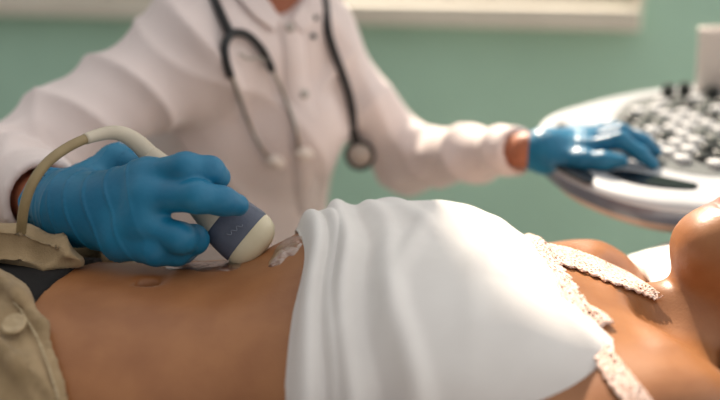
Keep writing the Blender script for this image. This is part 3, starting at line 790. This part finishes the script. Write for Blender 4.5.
for nm, mt in (('key', 'key'), ('key', 'key_grey'), ('key', 'key_dark')):
    bm = bmesh.new(); box_bm(bm, (0, 0, .004), (.0195, .0165, .009), None, .0028, 2)
    me = bpy.data.meshes.new('key'); bm.to_mesh(me); bm.free(); me.materials.append(M[mt]); me.polygons.foreach_set('use_smooth', [True]*len(me.polygons)); kp[mt] = me
bm = bmesh.new(); bmesh.ops.create_cone(bm, cap_ends=True, segments=24, radius1=.0105, radius2=.0092, depth=.018); bmesh.ops.translate(bm, vec=(0, 0, .011), verts=bm.verts)
knob_me = bpy.data.meshes.new('knob'); bm.to_mesh(knob_me); bm.free(); knob_me.materials.append(M['key_dark'])
MB_ = Matrix(((CU[0], CVv[0], CN[0], 0), (CU[1], CVv[1], CN[1], 0), (CU[2], CVv[2], CN[2], 0), (0, 0, 0, 1)))
def put(nm, me, u, v_, h=.003, rz=0.0):
    o = bpy.data.objects.new(nm, me); C.objects.link(o); o.parent = mach
    o.matrix_local = Matrix.Translation(Vector(c3((u, v_), h)) - Vector(mach.location)) @ MB_ @ Matrix.Rotation(rz, 4, 'Z'); return o
kb = np.array([(.35, .13), (.38, .30), (.47, .395), (.70, .41), (.82, .37), (.85, .17), (.79, .08), (.60, .065), (.46, .075)])
def inside(p):
    c = False; j = len(kb) - 1
    for i in range(len(kb)):
        if (kb[i][1] > p[1]) != (kb[j][1] > p[1]) and p[0] < (kb[j][0]-kb[i][0])*(p[1]-kb[i][1])/(kb[j][1]-kb[i][1]) + kb[i][0]: c = not c
        j = i
    return c
ra = R(18); nk = 0
for i in range(-14, 22):
    for j in range(-14, 22):
        x, y = i*.029, j*.0275
        u, w = .58 + x*math.cos(ra) - y*math.sin(ra), .22 + x*math.sin(ra) + y*math.cos(ra)
        if not inside((u, w)) or (u - .60)**2 + (w - .165)**2 < .035**2: continue
        hsh = (i*7 + j*13 + (i*j) % 5) % 9
        if hsh == 6 and nk % 3 == 0: put('knob', knob_me, u, w)
        else: put('key', kp['key' if hsh in (0, 1, 3, 5, 7) else ('key_grey' if hsh in (4, 8) else 'key_dark')], u, w, .003, ra)
        nk += 1
lathe('trackball', [(.024, 0), (.0245, .004), (.021, .006), (.0185, .005), (.0165, .009), (.012, .013), (.006, .0155), (.001, .016)], c3((.60, .165), .003), CN, M['key_grey'], mach)
box('support_column', (.62, 1.38, .52), (.16, .20, .78), M['metal_white'], mach, None, .03, False)
box('cart_base', (.62, 1.36, .12), (.42, .52, .10), M['metal_white'], mach, None, .035, False)
for sx in (1, -1):
    for sy in (1, -1):
        lathe('caster', [(.012, -.016), (.036, -.016), (.040, -.010), (.040, .010), (.036, .016), (.012, .016)], V(.62 + sx*.17, 1.36 + sy*.21, .041), V(1, 0, 0), M['rubber'], mach, 24)

cb = c3(uv(at_plane(719, 92, CP0, CN)), .0042)
lathe('cup', [(.001, 0), (.034, 0), (.036, .002), (.0385, .090), (.0395, .092), (.0392, .094), (.0375, .093), (.0350, .010), (.001, .008)], cb, V(0, 0, 1), M['cup'], None, 40, False)
tag(bpy.data.objects['cup'], 'plain white cup standing on the far edge of the console', 'cup')

# ================================================================== BED
bed = thing('exam_bed', 'examination bed under a white sheet that the woman lies on', 'bed', (-.2, .86, 0))
box('mattress', (-.2, .86, .715), (2.1, .70, .09), M['vinyl'], bed, None, .03, True)
def sheet():
    nx, ny = 90, 50; G = np.zeros((nx, ny, 3)); no = Noise((9, 14, 1), 61)
    for i, x in enumerate(np.linspace(-1.27, .87, nx)):
        for j, s in enumerate(np.linspace(-.47, .47, ny)):
            ay = min(abs(s), .362); z = .764 - max(0, abs(s) - .362)
            G[i, j] = (x, .86 + math.copysign(ay, s), z)
    G[..., 2] += .0015*no(G) - .001; G[..., 1] += .004*np.sin(G[..., 0]*30)*(G[..., 2] < .74); return G
o = mesh('sheet', *grid_vf(sheet()), M['linen'], bed); solidify(o, .003, -1)
box('bed_frame', (-.2, .86, .645), (2.0, .60, .045), M['metal_white'], bed, None, .01)
for sx in (-1.08, .68):
    for sy in (.62, 1.10): box('leg', (sx, sy, .3115), (.05, .05, .623), M['metal_white'], bed, None, .008)
pil = Sdf(); pil.ell(V(.475, .92, .822), V(.29, .29, .122), .02)
pil.cut(lambda P: .772 - P[..., 2], .02)
pil.cut(lambda P: .0008 - bare.eval(P), .012)
v, q = pil.surf(.008); n_ = vnormals(v, q)
v = v + n_*(.004*(1 - np.abs(np.sin(v[:, 0]*40 + v[:, 1]*26 + Noise(20, 71)(v)))) - .002)[:, None]
pw = mesh('pillow', v, q, M['linen'], None); tag(pw, 'white pillow under the lying woman\'s head and neck', 'pillow')

stool = thing('stool', 'round padded stool under the seated person in the white coat', 'stool', (-.14, 1.62, 0))
lathe('seat', [(.01, .395), (.17, .395), (.185, .41), (.185, .44), (.17, .458), (.01, .462)], V(-.14, 1.62, 0), V(0, 0, 1), M['vinyl'], stool, 36)
lathe('post', [(.028, .06), (.028, .395)], V(-.14, 1.62, 0), V(0, 0, 1), M['steel'], stool, 20)
for k in range(5):
    a = 2*math.pi*k/5 + .3; d = V(math.cos(a), math.sin(a), 0); c = V(-.14, 1.62, 0)
    tube('foot', np.array([c + V(0, 0, .09), c + d*.24 + V(0, 0, .06)]), .016, M['steel'], stool, 10)
    lathe('caster', [(.008, -.012), (.024, -.012), (.026, 0), (.024, .012), (.008, .012)], c + d*.24 + V(0, 0, .027), np.cross(d, V(0, 0, 1)), M['rubber'], stool, 16)

# ================================================================== ROOM
WA = R(-16.5); WT = V(math.cos(WA), math.sin(WA), 0); WN = V(math.sin(WA), -math.cos(WA), 0); W0 = V(0, 2.5, 0)
def wl(px, py, off=0.0):                                             # along-wall coordinate and height
    p = at_plane(px, py, W0 + WN*off, WN); return (p - W0) @ WT, p[2]
sr, sz = wl(640, 30, .07); sl, sz2 = wl(-120, 10, .07)
SZ = (wl(640, 32, .07)[1] + wl(60, 17, .07)[1])/2                    # underside of the sill
RZ = Matrix.Rotation(WA, 4, 'Z')
def wbox(name, s0, s1, n0, n1, z0, z1, mat, parent=None, bev=0):
    c = W0 + WT*(s0+s1)/2 + WN*(n0+n1)/2; c[2] = (z0+z1)/2
    return box(name, c, (s1-s0, n1-n0, z1-z0), mat, parent, RZ, bev)
WL = -1.55; ST = SZ + .050; WTOP = ST + 2.0; WR = sr - .02
wall = structure(bpy.data.objects.new('wall_back', None)); C.objects.link(wall)
bm = bmesh.new()
def wb(s0, s1, z0, z1):
    c = W0 + WT*(s0+s1)/2 - WN*.10; c[2] = (z0+z1)/2; box_bm(bm, c, (s1-s0, .2, z1-z0), RZ)
wb(-3.2, 1.12, 0, SZ + .01); wb(-3.2, WL, SZ + .01, 3.4); wb(WR, 1.12, SZ + .01, 3.4); wb(WL, WR, WTOP, 3.4)
bpy.data.objects.remove(wall)
wall = structure(bm_obj('wall_back', bm, M['wall']))
win = structure(thing('window_1', '', '')); 
for k_ in ('label', 'category'): del win[k_]
wbox('window_sill', WL - .03, sr, -.17, .07, SZ, ST, M['cream'], win, .006)
wbox('frame_rail', WL, WR, -.16, -.10, ST, ST + .07, M['frame'], win, .005)
wbox('frame_rail', WL, WR, -.16, -.10, WTOP - .06, WTOP, M['frame'], win, .005)
wbox('frame_stile', WL, WL + .06, -.16, -.10, ST + .07, WTOP - .06, M['frame'], win, .005)
wbox('frame_stile', WR - .06, WR, -.16, -.10, ST + .07, WTOP - .06, M['frame'], win, .005)
wbox('frame_stile', (WL+WR)/2 - .03, (WL+WR)/2 + .03, -.16, -.10, ST + .07, WTOP - .06, M['frame'], win, .005)
wbox('pane', WL + .06, (WL+WR)/2 - .03, -.135, -.127, ST + .07, WTOP - .06, M['glass'], win)
wbox('pane', (WL+WR)/2 + .03, WR - .06, -.135, -.127, ST + .07, WTOP - .06, M['glass'], win)
wbox('window_casing', WR, WR + .022, -.02, .012, ST, WTOP, M['cream'], win, .004)
wbox('added_sun_blocker', WL + .01, -.30, -.085, -.080, ST + .004, WTOP - .03, M['frame'], win)  # unseen opaque sheet, added to keep the sun off belly and hand
fl = structure(box('floor', (0, 1.2, -.02), (6.5, 6.0, .04), M['floor']))

# ================================================================== LIGHT
def sun(name, d, e, col, ang):
    l = bpy.data.lights.new(name, 'SUN'); l.energy = e; l.color = col; l.angle = R(ang); o = bpy.data.objects.new(name, l); C.objects.link(o)
    o.rotation_euler = Vector(d).to_track_quat('Z', 'Y').to_euler(); return o
sun('sun', (-.14, .70, .66), 12.0, (1.0, .86, .70), 2.0)
w = bpy.data.worlds.new('daylight'); bpy.context.scene.world = w; w.use_nodes = True; nt = w.node_tree
bg = nt.nodes['Background']; tc = nt.nodes.new('ShaderNodeTexCoord'); sx = nt.nodes.new('ShaderNodeVectorMath'); sx.operation = 'DOT_PRODUCT'; sx.inputs[1].default_value = (.75, .50, .43); mr = nt.nodes.new('ShaderNodeMapRange'); rp = nt.nodes.new('ShaderNodeValToRGB')
nt.links.new(tc.outputs['Generated'], sx.inputs[0]); nt.links.new(sx.outputs['Value'], mr.inputs['Value']); mr.inputs['From Min'].default_value = -1; mr.inputs['From Max'].default_value = 1
nt.links.new(mr.outputs[0], rp.inputs[0]); nt.links.new(rp.outputs[0], bg.inputs['Color'])
rp.color_ramp.elements[0].color = (.07, .07, .075, 1); rp.color_ramp.elements[1].color = (1.0, .98, .95, 1)
bg.inputs['Strength'].default_value = 1.4
sc = bpy.context.scene
sc.view_settings.view_transform = 'Standard'; sc.view_settings.look = 'None'; sc.view_settings.gamma = 1; sc.view_settings.use_curve_mapping = False
sc.view_settings.exposure = 0.0
